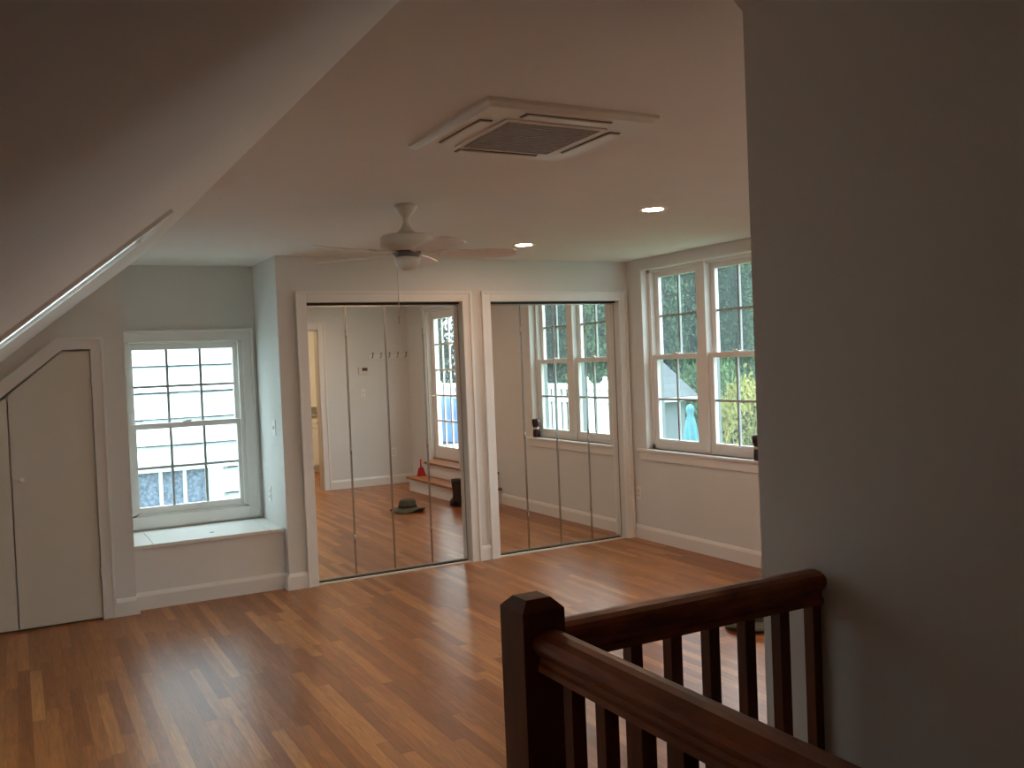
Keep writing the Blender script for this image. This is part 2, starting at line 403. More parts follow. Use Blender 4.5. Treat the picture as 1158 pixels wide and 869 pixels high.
# cupboard casing following the slanted top
mb = MB(); w = .075
mb.prism([(.452, 0), (.527, 0), (.527, 1.798+w), (.452, 1.798+w)], 'y', YW, YW-.018)
mb.prism([(.283, 1.80), (.452, 1.80), (.452, 1.798+w), (.258, 1.798+w)], 'y', YW, YW-.018)
mb.prism([(CX0-.005, dz(CX0)+.008), (.283, 1.80), (.258, 1.798+w), (CX0-.005, dz(CX0)+w*1.32)], 'y', YW, YW-.018)
mb.prism([(.513, 0), (.531, 0), (.531, 1.798+w+.004), (.513, 1.798+w+.004)], 'y', YW, YW-.026)
mb.prism([(.258, 1.86), (.513, 1.86), (.513, 1.877), (.256, 1.877)], 'y', YW, YW-.026)
mb.prism([(CX0-.005, dz(CX0)+w*1.32-.018), (.262, 1.86), (.256, 1.877), (CX0-.005, dz(CX0)+w*1.32+.004)], 'y', YW, YW-.026)
mb.box(CX0-.08, CX0-.005, YW-.018, YW, 0, dz(CX0)+.03)
S('trim_5', mb, M_trim)

# ------------------------------------------------------------------ cupboard doors
cd = thing('cupboard_door', 'flat cream cupboard door with clipped top corner next to the window nook', 'door', (.448, YW, 0))
mb = MB(); mb.prism([(-.042, .014), (.446, .014), (.446, 1.786), (.281, 1.786), (-.042, dz(-.042)-.014)], 'y', YW-.001, YW+.024); mb.build('panel', M_door, cd)
KN = [(.0085, 0), (.0085, .012), (.017, .02), (.019, .028), (.015, .036), (.004, .039)]
def knob(p, d, m, parent, sc=1.):
    r = Vector((0,0,1)).rotation_difference(Vector(d)).to_matrix().to_4x4()
    MB().lathe([(a*sc, b*sc) for a, b in KN], p, 16, mat4=r).build('knob', m, parent)
knob((.012, YW-.001, .972), (0,-1,0), M_white, cd)
for z in (1.585, .31): MB().box(.441, .455, YW-.008, YW-.001, z-.035, z+.035).tube([(.449, YW-.009, z-.037), (.449, YW-.009, z+.037)], .006).build('hinge', M_offw, cd)
cd = thing('cupboard_door', 'flat cream cupboard door with long slanted top under the sloping ceiling', 'door', (-.57, YW, 0))
mb = MB(); mb.prism([(-.568, .014), (-.049, .014), (-.049, dz(-.049)-.014), (-.568, dz(-.568)-.014)], 'y', YW-.001, YW+.024); mb.build('panel', M_door, cd)
knob((-.125, YW-.001, .972), (0,-1,0), M_white, cd)

# ------------------------------------------------------------------ mirrored closet doors
def mirrored(x0, x1, labels, tilts):
    n = 4; w = (x1-x0)/n; yd = YW+.07
    for pair in range(2):
        r = thing('mirrored_closet_door', labels[pair], 'mirror door', (x0+pair*2*w, yd, 0), 'mirrored folding closet doors')
        for k in range(2):
            i = pair*2+k; a = x0+i*w+.002; b = a+w-.004; tl = tilts[i]
            cxm = (a+b)/2
            def Y(x): return yd + (x-cxm)*tl
            mb = MB()
            def slabm(xa, xb, za, zb, d0, d1):
                mb.hexa([(xa, Y(xa)+d0, za), (xb, Y(xb)+d0, za), (xb, Y(xb)+d1, za), (xa, Y(xa)+d1, za), (xa, Y(xa)+d0, zb), (xb, Y(xb)+d0, zb), (xb, Y(xb)+d1, zb), (xa, Y(xa)+d1, zb)])
            slabm(a+.004, b-.004, .028, 2.072, 0, .006); mb.build('mirror', M_mirror, r)
            mb = MB(); slabm(a, a+.0055, .02, 2.08, -.004, .02); slabm(b-.0055, b, .02, 2.08, -.004, .02)
            slabm(a+.0055, b-.0055, .02, .03, -.003, .02); slabm(a+.0055, b-.0055, 2.07, 2.08, -.003, .02)
            slabm(a+.004, b-.004, .028, 2.072, .006, .018)
            mb.build('frame', M_chrome, r)
        xs = x0+pair*2*w+w
        for z in (.30, .98, 1.86):
            MB().box(xs-.006, xs+.006, yd-.007, yd, z-.03, z+.03).tube([(xs, yd-.007, z-.032), (xs, yd-.007, z+.032)], .0045).build('hinge', M_chrome, r)
    mb = MB(); mb.box(x0, x1, YW+.045, YW+.11, 2.084, 2.10); S('trim_6', mb, M_dark)
    mb = MB(); mb.box(x0, x1, YW+.006, YW+.042, 0, .009).box(x0, x1, YW+.1, YW+.108, 0, .018); S('trim_7', mb, M_offw)
    mb = MB(); mb.box(x0, x1, YW+.042, YW+.099, 0, .004); S('trim_8', mb, M_dark)
TL1 = [.0, .0, .0, .0]; TL2 = [0., 0., 0., 0.]
mirrored(1.915, 3.18, ['wide folding mirror door pair reflecting the doorway and thermostat', 'folding mirror door pair reflecting the hat and the glazed door'], TL1)
mirrored(3.432, 4.70, ['folding mirror door pair reflecting blank wall and the mug on the sill', 'folding mirror door pair in the corner reflecting the double window'], TL2)

# ------------------------------------------------------------------ double-hung windows
def dh_unit(parent, F, u0, u1, z0, z1, zm, cols, rows_u, rows_l, st=.05, d0=.03, ext=.1, fr=.0):
    """one double-hung unit: F(u,d) -> x,y ; d grows outwards"""
    def bx(mb, a, b, da, db, za, zb, bev=0):
        p, q = F(a, da), F(b, db)
        mb.box(p[0], q[0], p[1], q[1], za, zb, bev); return mb
    mt = .018
    # lower sash (inside)
    for name, za, zb, d, br, tr, rows in (('lower_sash', z0, zm+.022, d0, .052, .042, rows_l), ('upper_sash', zm-.022, z1, d0+.042, .042, .045, rows_u)):
        mb = MB()
        bx(mb, u0, u0+st, d, d+.036, za, zb, .003); bx(mb, u1-st, u1, d, d+.036, za, zb, .003)
        bx(mb, u0+st, u1-st, d, d+.036, za, za+br, .003); bx(mb, u0+st, u1-st, d, d+.036, zb-tr, zb, .003)
        s = mb.build(name, M_trim if name == 'lower_sash' else M_trim, parent)
        mb = MB()
        ga, gb, gza, gzb = u0+st, u1-st, za+br, zb-tr
        for c in range(1, cols):
            u = ga+(gb-ga)*c/cols; bx(mb, u-mt/2, u+mt/2, d+.008, d+.028, gza, gzb)
        for c in range(1, rows):
            z = gza+(gzb-gza)*c/rows; bx(mb, ga, gb, d+.0085, d+.0275, z-mt/2, z+mt/2)
        mb.build('muntins', M_muntin, s)
        mb = MB(); bx(mb, ga-.004, gb+.004, d+.016, d+.02, gza-.004, gzb+.004); mb.build('pane', M_glass, s)
    # lock on the meeting rail and lift on the bottom rail
    um = (u0+u1)/2
    mb = MB(); bx(mb, um-.03, um+.03, d0+.006, d0+.03, zm+.022, zm+.03, .002); bx(mb, um-.008, um+.035, d0-.004, d0+.014, zm+.03, zm+.038, .002)
    mb.build('sash_lock', M_offw, parent)
    mb = MB(); bx(mb, um-.04, um+.04, d0-.014, d0, z0+.034, z0+.040); bx(mb, um-.04, um+.04, d0-.004, d0, z0+.024, z0+.04)
    mb.build('sash_lift', M_white, parent)

w1 = thing('window_1', None, None, (1.16, YN, wz0), kind='structure')
F1 = lambda u, d: (u, YN+d)
dh_unit(w1, F1, wx0+.012, wx1-.012, wz0+.01, wz1-.012, 1.222, 3, 2, 2, st=.048, d0=.025)
mb = MB(); D = .16
mb.box(wx0, wx0+.012, YN, YN+D, wz0, wz1).box(wx1-.012, wx1, YN, YN+D, wz0, wz1).box(wx0, wx1, YN, YN+D, wz1-.012, wz1).box(wx0, wx1, YN, YN+D+.03, wz0-.01, wz0+.01)
mb.box(wx0+.012, wx0+.03, YN, YN+.024, wz0, wz1).box(wx1-.03, wx1-.012, YN, YN+.024, wz0, wz1)
mb.build('frame', M_trim, w1)
mb = MB(); cy = YN
mb.box(.662, .73, cy-.02, cy, .46, 1.94, .003).box(1.59, 1.668, cy-.02, cy, .46, 1.94, .003).box(.73, 1.59, cy-.02, cy, 1.86, 1.94, .003)
mb.box(.662, 1.674, cy-.03, cy, 1.932, 1.95, .004).box(1.655, 1.674, cy-.03, cy, .46, 1.94, .004)
mb.box(.73, 1.59, cy-.02, cy, .458, .548, .003)
mb.build('casing', M_trim, w1)

w2 = thing('window_2', None, None, (XR, 5.775, WZ0), kind='structure')
F2 = lambda u, d: (XR+d, u)
dh_unit(w2, F2, 5.10, 5.722, .835, 2.32, 1.59, 2, 2, 2, st=.052, d0=.07)
dh_unit(w2, F2, 5.828, 6.45, .835, 2.32, 1.59, 2, 2, 2, st=.052, d0=.07)
mb = MB()
for (x0_, x1_, M_) in ((XR+.066, XR+.12, M_trim), (XR+.12, XR+.18, M_extf)):
    if M_ is M_extf:
        mb.build('frame', M_trim, w2); mb = MB()
    for (a, b) in ((5.05, 5.10), (6.45, 6.50)): mb.box(x0_, x1_, a, b, WZ0, WZ1)
    mb.box(x0_-(.016 if M_ is M_trim else 0), x1_, 5.722, 5.828, WZ0, WZ1)
    mb.box(x0_, x1_, 5.05, 6.50, 2.32, WZ1).box(x0_, x1_, 5.05, 6.50, .80, .835)
mb.build('outer_frame', M_extf, w2)
mb = MB(); mb.box(XR-.0, XR+.07, 5.05, 5.062, WZ0, WZ1).box(XR, XR+.07, 6.488, 6.50, WZ0, WZ1).box(XR, XR+.07, 5.05, 6.5, WZ1-.012, WZ1)
mb.build('jamb_lining', M_trim, w2)
mb = MB(); mb.box(XR-.035, XR+.07, 4.95, 6.60, .777, .80, .006); mb.build('stool', M_trim, w2)
mb = MB(); mb.box(XR-.018, XR, 4.98, 6.57, .705, .777, .003); mb.build('apron', M_trim, w2)

# ------------------------------------------------------------------ window seat in the nook
ws = thing('window_seat', 'white built-in window seat with hinged lid in the nook', 'window seat', (1.18, 6.8, 0))
mb = MB(); mb.box(.662, 1.698, 6.79, 6.81, 0, .42); mb.build('front_panel', M_trim, ws)
mb = MB(); mb.loft(BBP, (.66, 6.79, 0), (1.70, 6.79, 0), (0,-1,0)); mb.build('base_moulding', M_trim, ws)
mb = MB(); mb.box(.662, .79, 6.77, 7.399, .42, .445, .004).box(1.60, 1.698, 6.77, 7.399, .42, .445, .004).box(.79, 1.60, 7.30, 7.399, .42, .445, .003); mb.build('seat_frame', M_trim, ws)
mb = MB(); mb.box(.793, 1.597, 6.77, 7.297, .42, .445, .003); lid = mb.build('lid', M_trim, ws)
MB().lathe([(.014, 0), (.014, .0015)], (1.22, 6.98, .445), 16).build('finger_pull', M_slot, lid)

# ------------------------------------------------------------------ switches, outlets
def plate(name, label, cat, c, nrm, kind, group=None):
    """c = centre on the wall; nrm = unit axis the plate faces"""
    t = thing(name, label, cat, c, group)
    n = Vector(nrm); s = Vector((0,0,1)).cross(n)
    def B(mb, a, b, za, zb, d0, d1, bev=0):
        p = Vector(c)+s*a+n*d0; q = Vector(c)+s*b+n*d1
        mb.box(p.x, q.x, p.y, q.y, c[2]+za, c[2]+zb, bev); return mb
    B(MB(), -.036, .036, -.058, .058, 0, .006, .002).build('cover_plate', M_white, t)
    if kind == 'outlet':
        for z in (-.02, .02):
            o = B(MB(), -.016, .016, z-.014, z+.014, .006, .0085, .001).build('socket', M_offw, t)
            B(B(MB(), -.008, -.005, z-.004, z+.006, .0085, .009), .005, .008, z-.004, z+.006, .0085, .009).build('slots', M_slot, o)
    else:
        B(MB(), -.006, .006, -.012, .012, .006, .016, .001).build('toggle', M_offw, t)
    return t
plate('light_switch', 'white toggle switch on the side wall of the window nook', 'light switch', (1.70, 6.93, 1.18), (-1,0,0), 'switch')
plate('power_outlet', 'white outlet low on the nook side wall above the window seat', 'outlet', (1.70, 7.16, .66), (-1,0,0), 'outlet')
plate('power_outlet', 'white outlet on the wall under the double window near the corner', 'outlet', (XR, 6.63, .40), (-1,0,0), 'outlet')
plate('light_switch', 'white light switch below the thermostat, seen in the mirror', 'light switch', (4.13, YB, 1.265), (0,1,0), 'switch')
plate('power_outlet', 'white outlet low on the wall behind the hat, seen in the mirror', 'outlet', (4.53, YB, .43), (0,1,0), 'outlet')
# thermostat
t = thing('thermostat', 'small white wall thermostat with dark display, seen in the mirror', 'thermostat', (4.14, YB, 1.565))
MB().box(4.075, 4.205, YB-.002, YB+.025, 1.515, 1.61, .004).build('housing', M_offw, t)
MB().box(4.125, 4.198, YB+.025, YB+.027, 1.56, 1.602).build('display', M_screenlcd, t)
# coat rack
t = thing('coat_rack', 'white board with five coat pegs on the wall beside the steps', 'coat rack', (4.52, YB, 1.76))
MB().box(4.22, 4.79, YB-.002, YB+.018, 1.715, 1.765, .003).build('board', M_trim, t)
for x in (4.27, 4.39, 4.51, 4.63, 4.75):
    MB().tube([(x, YB+.018, 1.73), (x, YB+.05, 1.735), (x, YB+.07, 1.765), (x, YB+.065, 1.80)], [.009, .009, .008, .014], 8).build('hook', M_chrome, t)

# ------------------------------------------------------------------ glazed door to the deck + steps
d = thing('door_1', None, None, (XR+.06, 2.74, DZ0), kind='structure')
dx0, dx1 = XR+.06, XR+.10
ly0, ly1, lz0, lz1 = DY0+.03, DY1-.03, DZ0+.02, DZ1-.03
gy0, gy1, gz0, gz1 = ly0+.11, ly1-.11, .54, 2.20
mb = MB(); mb.box(dx0, dx1, ly0, gy0, lz0, lz1).box(dx0, dx1, gy1, ly1, lz0, lz1).box(dx0, dx1, gy0, gy1, lz0, gz0).box(dx0, dx1, gy0, gy1, gz1, lz1)
leaf = mb.build('door_leaf', M_trim, d)
mb = MB()
for c in (1, 2): y = gy0+(gy1-gy0)*c/3; mb.box(dx0+.008, dx1-.008, y-.011, y+.011, gz0, gz1)
for c in range(1, 5): z = gz0+(gz1-gz0)*c/5; mb.box(dx0+.009, dx1-.009, gy0, gy1, z-.011, z+.011)
mb.build('muntins', M_trim, leaf)
MB().box(dx0+.018, dx0+.022, gy0-.003, gy1+.003, gz0-.003, gz1+.003).build('pane', M_glass, leaf)
mb = MB(); mb.box(dx0-.006, dx0, ly0+.035, ly0+.075, 1.14, 1.36, .002); mb.tube([(dx0-.006, ly0+.055, 1.2), (dx0-.05, ly0+.055, 1.2), (dx0-.05, ly0+.15, 1.2)], .009); mb.build('handle', M_white, leaf)
mb = MB(); mb.box(XR, XR+.10, DY0, DY0+.028, DZ0, DZ1).box(XR, XR+.10, DY1-.028, DY1, DZ0, DZ1).box(XR, XR+.10, DY0, DY1, DZ1-.028, DZ1); mb.build('frame', M_trim, d)
mb = MB(); mb.box(XR+.10, XR+.17, DY0, DY0+.028, DZ0, DZ1).box(XR+.10, XR+.17, DY1-.028, DY1, DZ0, DZ1).box(XR+.10, XR+.17, DY0, DY1, DZ1-.028, DZ1); mb.build('outer_frame', M_vinyl, d)
mb = MB(); mb.box(XR-.018, XR, DY0-.08, DY0, .36, DZ1+.08, .003).box(XR-.018, XR, DY1, DY1+.08, .36, DZ1+.08, .003).box(XR-.018, XR, DY0, DY1, DZ1, DZ1+.08, .003); mb.build('casing', M_trim, d)
mb = MB(); mb.box(XR+.02, XR+.2, DY0, DY1, DZ0, DZ0+.018); mb.build('threshold', M_tread, d)
st = thing('entry_steps', 'two white steps with oak treads below the glazed door', 'steps', (XR, 3.2, 0))
mb = MB(); mb.box(4.42, XR-.002, 2.44, 4.28, 0, .15); mb.build('riser', M_trim, st)
mb = MB(); mb.box(4.385, XR-.002, 2.41, 4.30, .15, .18, .008); mb.build('tread', M_tread, st)
mb = MB(); mb.box(4.64, XR-.002, 2.52, 4.22, .18, .33); mb.build('riser', M_trim, st)
mb = MB(); mb.box(4.605, XR-.002, 2.49, 4.24, .33, .36, .008); mb.build('tread', M_tread, st)

# ------------------------------------------------------------------ bathroom beyond the doorway
v = thing('vanity_cabinet', 'cream vanity cabinet with dark counter in the lit room beyond the doorway', 'cabinet', (3.5, -.9, 0))
mb = MB(); mb.box(2.2, 4.78, -1.199, -.62, .09, .86); mb.build('carcass', M_cab, v)
mb = MB(); mb.box(2.2, 4.78, -1.199, -.68, 0, .09); mb.build('toe_kick', M_cab, v)
mb = MB(); mb.box(2.17, 4.79, -1.199, -.585, .86, .895, .006); mb.build('countertop', M_counter, v)
mb = MB(); mb.box(2.17, 4.79, -1.199, -1.18, .895, 1.0); mb.build('backsplash', M_counter, v)
for i in range(6):
    x = 2.22+i*.427
    dr = MB().box(x, x+.40, -.62, -.60, .70, .84, .003).build('drawer', M_cab, v); knob((x+.2, -.60, .77), (0,1,0), M_brass, dr, .8)
    dd = MB().box(x, x+.40, -.62, -.60, .11, .68, .003).build('door', M_cab, v); knob((x+.36, -.60, .6), (0,1,0), M_brass, dd, .8)
plate('power_outlet', 'dark outlet above the counter in the lit room beyond the doorway', 'outlet', (3.62, -1.2, 1.52), (0,1,0), 'outlet')
t = thing('bath_ceiling_light', 'round glowing ceiling light in the room beyond the doorway', 'ceiling light', (3.2, .3, ZC))
MB().lathe([(.13, 0), (.13, -.02), (.125, -.03)], (3.2, .3, ZC), 28).build('base', M_white, t)
MB().lathe([(.12, -.03), (.115, -.06), (.08, -.09), (.03, -.10), (.001, -.101)], (3.2, .3, ZC), 28).build('globe', M_bulb, t)

# ------------------------------------------------------------------ stair railing
RY = 1.466; NXA, NXB = .769, .855; RX = .820; RZ = 1.047
ra = thing('stair_railing', 'dark cherry wood stair railing around the open stairwell', 'railing', (RX, RY, 0))
na, nb = RY-.0435, RY+.0435
MB().box(NXA, NXB, na, nb, -.2, 1.153).hexa([(NXA,na,1.153),(NXB,na,1.153),(NXB,nb,1.153),(NXA,nb,1.153),(NXA+.018,na+.018,1.172),(NXB-.018,na+.018,1.172),(NXB-.018,nb-.018,1.172),(NXA+.018,nb-.018,1.172)]).build('newel_post', M_rail, ra)
HP = [(-.024, 0), (.024, 0), (.024, .012), (.019, .016), (.019, .026), (.029, .036), (.034, .046), (.033, .056), (.027, .064), (.015, .070), (0, .072), (-.015, .070), (-.027, .064), (-.033, .056), (-.034, .046), (-.029, .036), (-.019, .026), (-.019, .016), (-.024, .012)]
MB().loft(HP, (NXB, RY, RZ), (XS-.001, RY, RZ), (0,1,0)).build('handrail', M_railh, ra)
MB().loft(HP, (RX, na, RZ), (RX, -1.55, RZ), (1,0,0)).build('handrail', M_railh, ra)
MB().box(NXB, XS-.001, RY-.05, RY+.05, -.03, .018).build('base_rail', M_rail, ra)
MB().box(RX-.05, RX+.06, -1.58, na, -.03, .018).build('base_rail', M_rail, ra)
for i in range(6):
    x = 1.032+.0965*i
    if x < XS-.01: MB().box(x-.0135, min(x+.0135, XS-.001), RY-.0135, RY+.0135, .018, RZ+.004).build('baluster', M_rail, ra)
for i in range(30):
    y = 1.343-.0995*i
    if y > -1.5: MB().box(RX-.0135, RX+.0135, y-.0135, y+.0135, .018, RZ+.004).build('baluster', M_rail, ra)

# ------------------------------------------------------------------ ceiling fan
FX, FY = 1.835, 4.50
f = thing('ceiling_fan', 'white five-blade ceiling fan with small light bowl and pull chain', 'ceiling fan', (FX, FY, ZC))
c0 = (FX, FY, 0)
MB().lathe([(.060, 2.44), (.062, 2.43), (.058, 2.42), (.040, 2.395), (.022, 2.38), (.018, 2.375)], c0, 28).build('canopy', M_offw, f)
MB().lathe([(.013, 2.378), (.013, 2.325)], c0, 16).build('downrod', M_offw, f)
MB().lathe([(.018, 2.34), (.024, 2.325), (.045, 2.30), (.066, 2.288), (.125, 2.282), (.137, 2.272), (.138, 2.225), (.130, 2.21), (.09, 2.20), (.07, 2.198)], c0, 32).build('motor_housing', M_offw, f)
MB().lathe([(.07, 2.198), (.075, 2.19), (.062, 2.175), (.060, 2.165)], c0, 28).build('flywheel', M_slot, f)
MB().lathe([(.060, 2.17), (.067, 2.165), (.067, 2.145), (.055, 2.12), (.03, 2.103), (.001, 2.098)], c0, 28).build('switch_housing', M_offw, f)
chain = [(.002, 2.14-k*.006) for k in range(1)]
MB().tube([(FX-.062, FY-.02, 2.14), (FX-.07, FY-.03, 2.12), (FX-.07, FY-.03, 1.86)], .0018, 6).build('pull_chain', M_offw, f)
MB().lathe([(.001, 1.86), (.006, 1.85), (.006, 1.83), (.001, 1.82)], (FX-.07, FY-.03, 0), 10).build('chain_pull', M_brass, f)
yaw = math.radians(28.31)
BL = None
for th in (12, 84, 156, 228, 300):
    a = math.radians(th) - yaw
    R = Matrix.Translation((FX, FY, 2.185)) @ Matrix.Rotation(a, 4, 'Z') @ Matrix.Rotation(math.radians(-11), 4, 'X')
    # blade outline along +x
    out = [(.17, -.045), (.25, -.058), (.40, -.066), (.51, -.068), (.555, -.060), (.577, -.035), (.583, 0)]
    poly = out + [(x, -y) for x, y in out[-2::-1]]
    mb = MB(); mb.prism(poly, 'z', -.003, .004); mb.bm.transform(R)
    bl = mb.build('blade', M_blade, f)
    mb = MB(); mb.prism([(.055, -.014), (.13, -.012), (.17, -.03), (.235, -.035), (.235, .035), (.17, .03), (.13, .012), (.055, .014)], 'z', .004, .009); mb.bm.transform(R)
    mb.build('blade_bracket', M_offw, bl)

# ------------------------------------------------------------------ ceiling air-conditioning cassette
ax0, ax1, ay0, ay1 = 1.36, 2.02, 2.585, 3.27
ac = thing('air_conditioner', 'square white ceiling cassette air conditioner with grey centre grille', 'air conditioner', ((ax0+ax1)/2, (ay0+ay1)/2, ZC))
cxa, cya = (ax0+ax1)/2, (ay0+ay1)/2
mb = MB()
h = .335
def ringp(a, b, z0, z1):   # square ring frustum between half sizes a (at z0) and b (at z1)
    mb.hexa([(cxa-a,cya-a,z0),(cxa+a,cya-a,z0),(cxa+a,cya+a,z0),(cxa-a,cya+a,z0),(cxa-b,cya-b,z1),(cxa+b,cya-b,z1),(cxa+b,cya+b,z1),(cxa-b,cya+b,z1)])
ringp(h, h, ZC-.012, ZC+.001); ringp(h-.02, h, ZC-.026, ZC-.012)
mb.build('cover_panel', M_offw, ac)
mb = MB(); g = .185
mb.box(cxa-g-.02, cxa+g+.02, cya-g-.02, cya+g+.02, ZC-.032, ZC-.026, .003); mb.build('grille_frame', M_offw, ac)
gr = MB(); gr.box(cxa-g, cxa+g, cya-g, cya+g, ZC-.034, ZC-.032); G = gr.build('grille', M_grille, ac)
mb = MB()
for k in range(17):
    y = cya-g+.01+k*(2*g-.02)/16; mb.box(cxa-g+.005, cxa+g-.005, y-.004, y+.004, ZC-.037, ZC-.034)
mb.build('slats', M_grille, G)
for i in range(4):
    R = Matrix.Translation((cxa, cya, 0)) @ Matrix.Rotation(i*PI/2, 4, 'Z')
    mb = MB(); mb.box(-.17, .17, .236, .284, ZC-.029, ZC-.026); mb.bm.transform(R); L = mb.build('air_outlet', M_slot, ac)
    mb = MB(); mb.box(-.163, .163, .240, .282, ZC-.034, ZC-.029, .002); mb.bm.transform(R); mb.build('louver', M_offw, L)

# ------------------------------------------------------------------ recessed lights
for (x, y, lab) in ((3.247, 4.25, 'lit round recessed ceiling light nearer the double window'), (3.262, 5.79, 'lit round recessed ceiling light near the closet wall'), (3.24, 2.71, 'unseen recessed ceiling light near the glazed door, added to brighten the back wall')):  # the last one is out of view, added to brighten the back wall
    r = thing('recessed_light', lab, 'ceiling light', (x, y, ZC), 'recessed ceiling lights')
    MB().lathe([(.067, .002), (.085, .002), (.085, -.004), (.078, -.007), (.067, -.006)], (x, y, ZC), 36).build('trim_ring', M_white, r)
    MB().lathe([(.066, .002), (.066, .09)], (x, y, ZC), 24).build('housing', M_chrome, r)
    MB().lathe([(.067, -.001), (.067, -.005), (.05, -.007), (.001, -.008)], (x, y, ZC), 36).build('lens', M_lens, r)

# ------------------------------------------------------------------ loose things
hx, hy = 3.74, 4.06
t = thing('bucket_hat', 'olive green bucket hat lying on the oak floor', 'hat', (hx, hy, 0), rz=.5)
def hw(r, z, a):
    k = max(0, (r-.09)/.09); return r*(1+.05*math.cos(2*a)+.02*k*math.sin(3*a)), k*(.016*math.sin(2*a+.6)+.010*math.sin(3*a))*(1 if k > 0 else 0)
MB().lathe([(.185, .020), (.187, .023), (.14, .036), (.098, .052), (.092, .07), (.086, .115), (.078, .132), (.05, .138), (.02, .132), (.002, .130)], (0,0,0), 40, wob=hw).build('crown_and_brim', M_olive, t, xf='local')
MB().lathe([(.0985, .052), (.0955, .075), (.094, .078), (.0925, .06)], (0,0,0), 40, wob=hw).build('band', M_band, t, xf='local')
bx_, by_ = 4.315, 4.10
t = thing('boot', 'tall dark brown boot standing on the floor against the steps', 'boot', (bx_, by_, 0))
MB().lathe([(.052, .03), (.054, .08), (.047, .14), (.050, .20), (.060, .27), (.063, .31), (.058, .311), (.05, .26)], (bx_, by_+.02, 0), 24).build('shaft', M_boot, t)
MB().lathe([(.050, .012), (.053, .03), (.050, .055), (.030, .085), (.002, .095)], (0,0,0), 24, mat4=Matrix.Translation((bx_, by_-.045, 0)) @ Matrix.Diagonal((.95, 1.7, 1, 1))).build('foot', M_boot, t)
MB().lathe([(.054, 0), (.056, .006), (.054, .014)], (0,0,0), 24, mat4=Matrix.Translation((bx_, by_-.03, 0)) @ Matrix.Diagonal((.98, 1.95, 1, 1))).build('sole', M_sole, t)
# red dustpan on the lower step
t = thing('dustpan', 'small red dustpan standing upright on the lower oak step', 'dustpan', (4.555, 2.56, .18))
px, py = 4.555, 2.56
MB().hexa([(px-.06,py-.05,.18),(px+.06,py-.05,.18),(px+.06,py-.02,.18),(px-.06,py-.02,.18),(px-.03,py-.045,.29),(px+.03,py-.045,.29),(px+.03,py-.03,.29),(px-.03,py-.03,.29)]).build('pan', M_red, t)
MB().tube([(px, py-.037, .285), (px, py-.037, .34), (px, py-.037, .40)], [.013, .009, .011], 10).build('handle', M_red, t)
# mug on the sill
t = thing('travel_mug', 'dark maroon waisted mug on the sill of the double window', 'mug', (4.80, 5.125, .80))
MB().lathe([(.033, .80), (.036, .815), (.036, .86), (.030, .885), (.031, .90), (.042, .93), (.045, .96), (.044, .985), (.034, .992), (.001, .992)], (4.80, 5.125, 0), 28).build('body', M_mug, t)
MB().lathe([(.0305, .884), (.0325, .887), (.0335, .902), (.032, .904)], (4.80, 5.125, 0), 28).build('band', M_mugband, t)

# ------------------------------------------------------------------ outdoors
GZ = -2.4
mb = MB(); mb.box(-30, 45, -35, 45, GZ-.2, GZ); mb.build('ground', M_lawn, kind='structure')
# exterior skin of our own storey so nothing is see-through from outside
# deck and white fence
mb = MB(); mb.box(4.97, 7.3, -4.2, 4.35, .18, .30); mb.build('deck', M_deck, None, 'grey board deck outside the glazed door', 'deck')
fx = 7.15
fe = thing('deck_fence', 'white picket deck fence with open top row and post caps', 'fence', (fx, 0, .30))
ys = [-4.1, -2.73, -1.36, .01, 1.38, 2.5, 2.97, 4.2]
for y in (-4.1, -2.7, -1.3, .1, 1.3, 2.5, 2.97, 4.2):
    p = MB().box(fx-.05, fx+.05, y-.05, y+.05, .30, 1.27, .004).build('post', M_fence, fe)
    MB().lathe([(.055, 1.27), (.055, 1.285), (.03, 1.295), (.032, 1.31), (.035, 1.325), (.025, 1.345), (.001, 1.35)], (fx, y, 0), 16).build('cap', M_fence, p)
for (z0, z1) in ((1.17, 1.25), (.98, 1.06), (.34, .44)):
    MB().box(fx-.03, fx+.03, -4.1, 4.2, z0, z1).build('rail', M_fence, fe)
n = 0
y = -4.0
mbp = MB()
while y < 4.15:
    mbp.box(fx-.012, fx+.012, y, y+.075, .36, 1.2); y += .15
mbp.build('pickets', M_fence, fe)

# neighbouring house with white shingles
nh = thing('neighbor_house', 'white shingled house wall right outside the nook window', 'house', (1, 10.5, GZ))
mb = MB(); NY = 10.5; hstep = .283; zb = 1.715 - hstep*14
wxa, wxb, wza, wzb = 1.00, 1.97, .02, .66
k = 0
while zb < 3.6:
    zt = zb+hstep
    def course(xa, xb, z_a, z_b):
        fr0 = (z_a-zb)/hstep; fr1 = (z_b-zb)/hstep
        y0 = NY-.07*(1-fr0)-.004; y1 = NY-.07*(1-fr1)-.004
        mb.prism([(y0, z_a), (y1, z_b), (NY+.1, z_b), (NY+.1, z_a)], 'x', xa, xb)
    if zt <= wza or zb >= wzb: course(-4, 6, zb, zt)
    else:
        course(-4, wxa, zb, zt); course(wxb, 6, zb, zt)
        if zb < wza: course(wxa, wxb, zb, wza)
        if zt > wzb: course(wxa, wxb, wzb, zt)
    zb = zt
bmw = mb
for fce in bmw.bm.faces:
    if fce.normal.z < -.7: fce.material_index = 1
bmw.build('wall', [M_siding, M_courseshade], nh)
mb = MB(); rnd = random.Random(11); zb = 1.715 - hstep*14  # thin dark strips painted in as shadow lines under each course
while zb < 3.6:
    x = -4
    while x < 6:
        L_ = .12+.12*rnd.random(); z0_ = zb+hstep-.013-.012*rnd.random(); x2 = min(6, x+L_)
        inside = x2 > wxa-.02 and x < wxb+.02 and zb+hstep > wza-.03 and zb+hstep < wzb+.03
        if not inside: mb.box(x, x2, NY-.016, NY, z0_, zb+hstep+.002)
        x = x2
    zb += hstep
mb.build('shadow_strips', M_courseshade, nh)
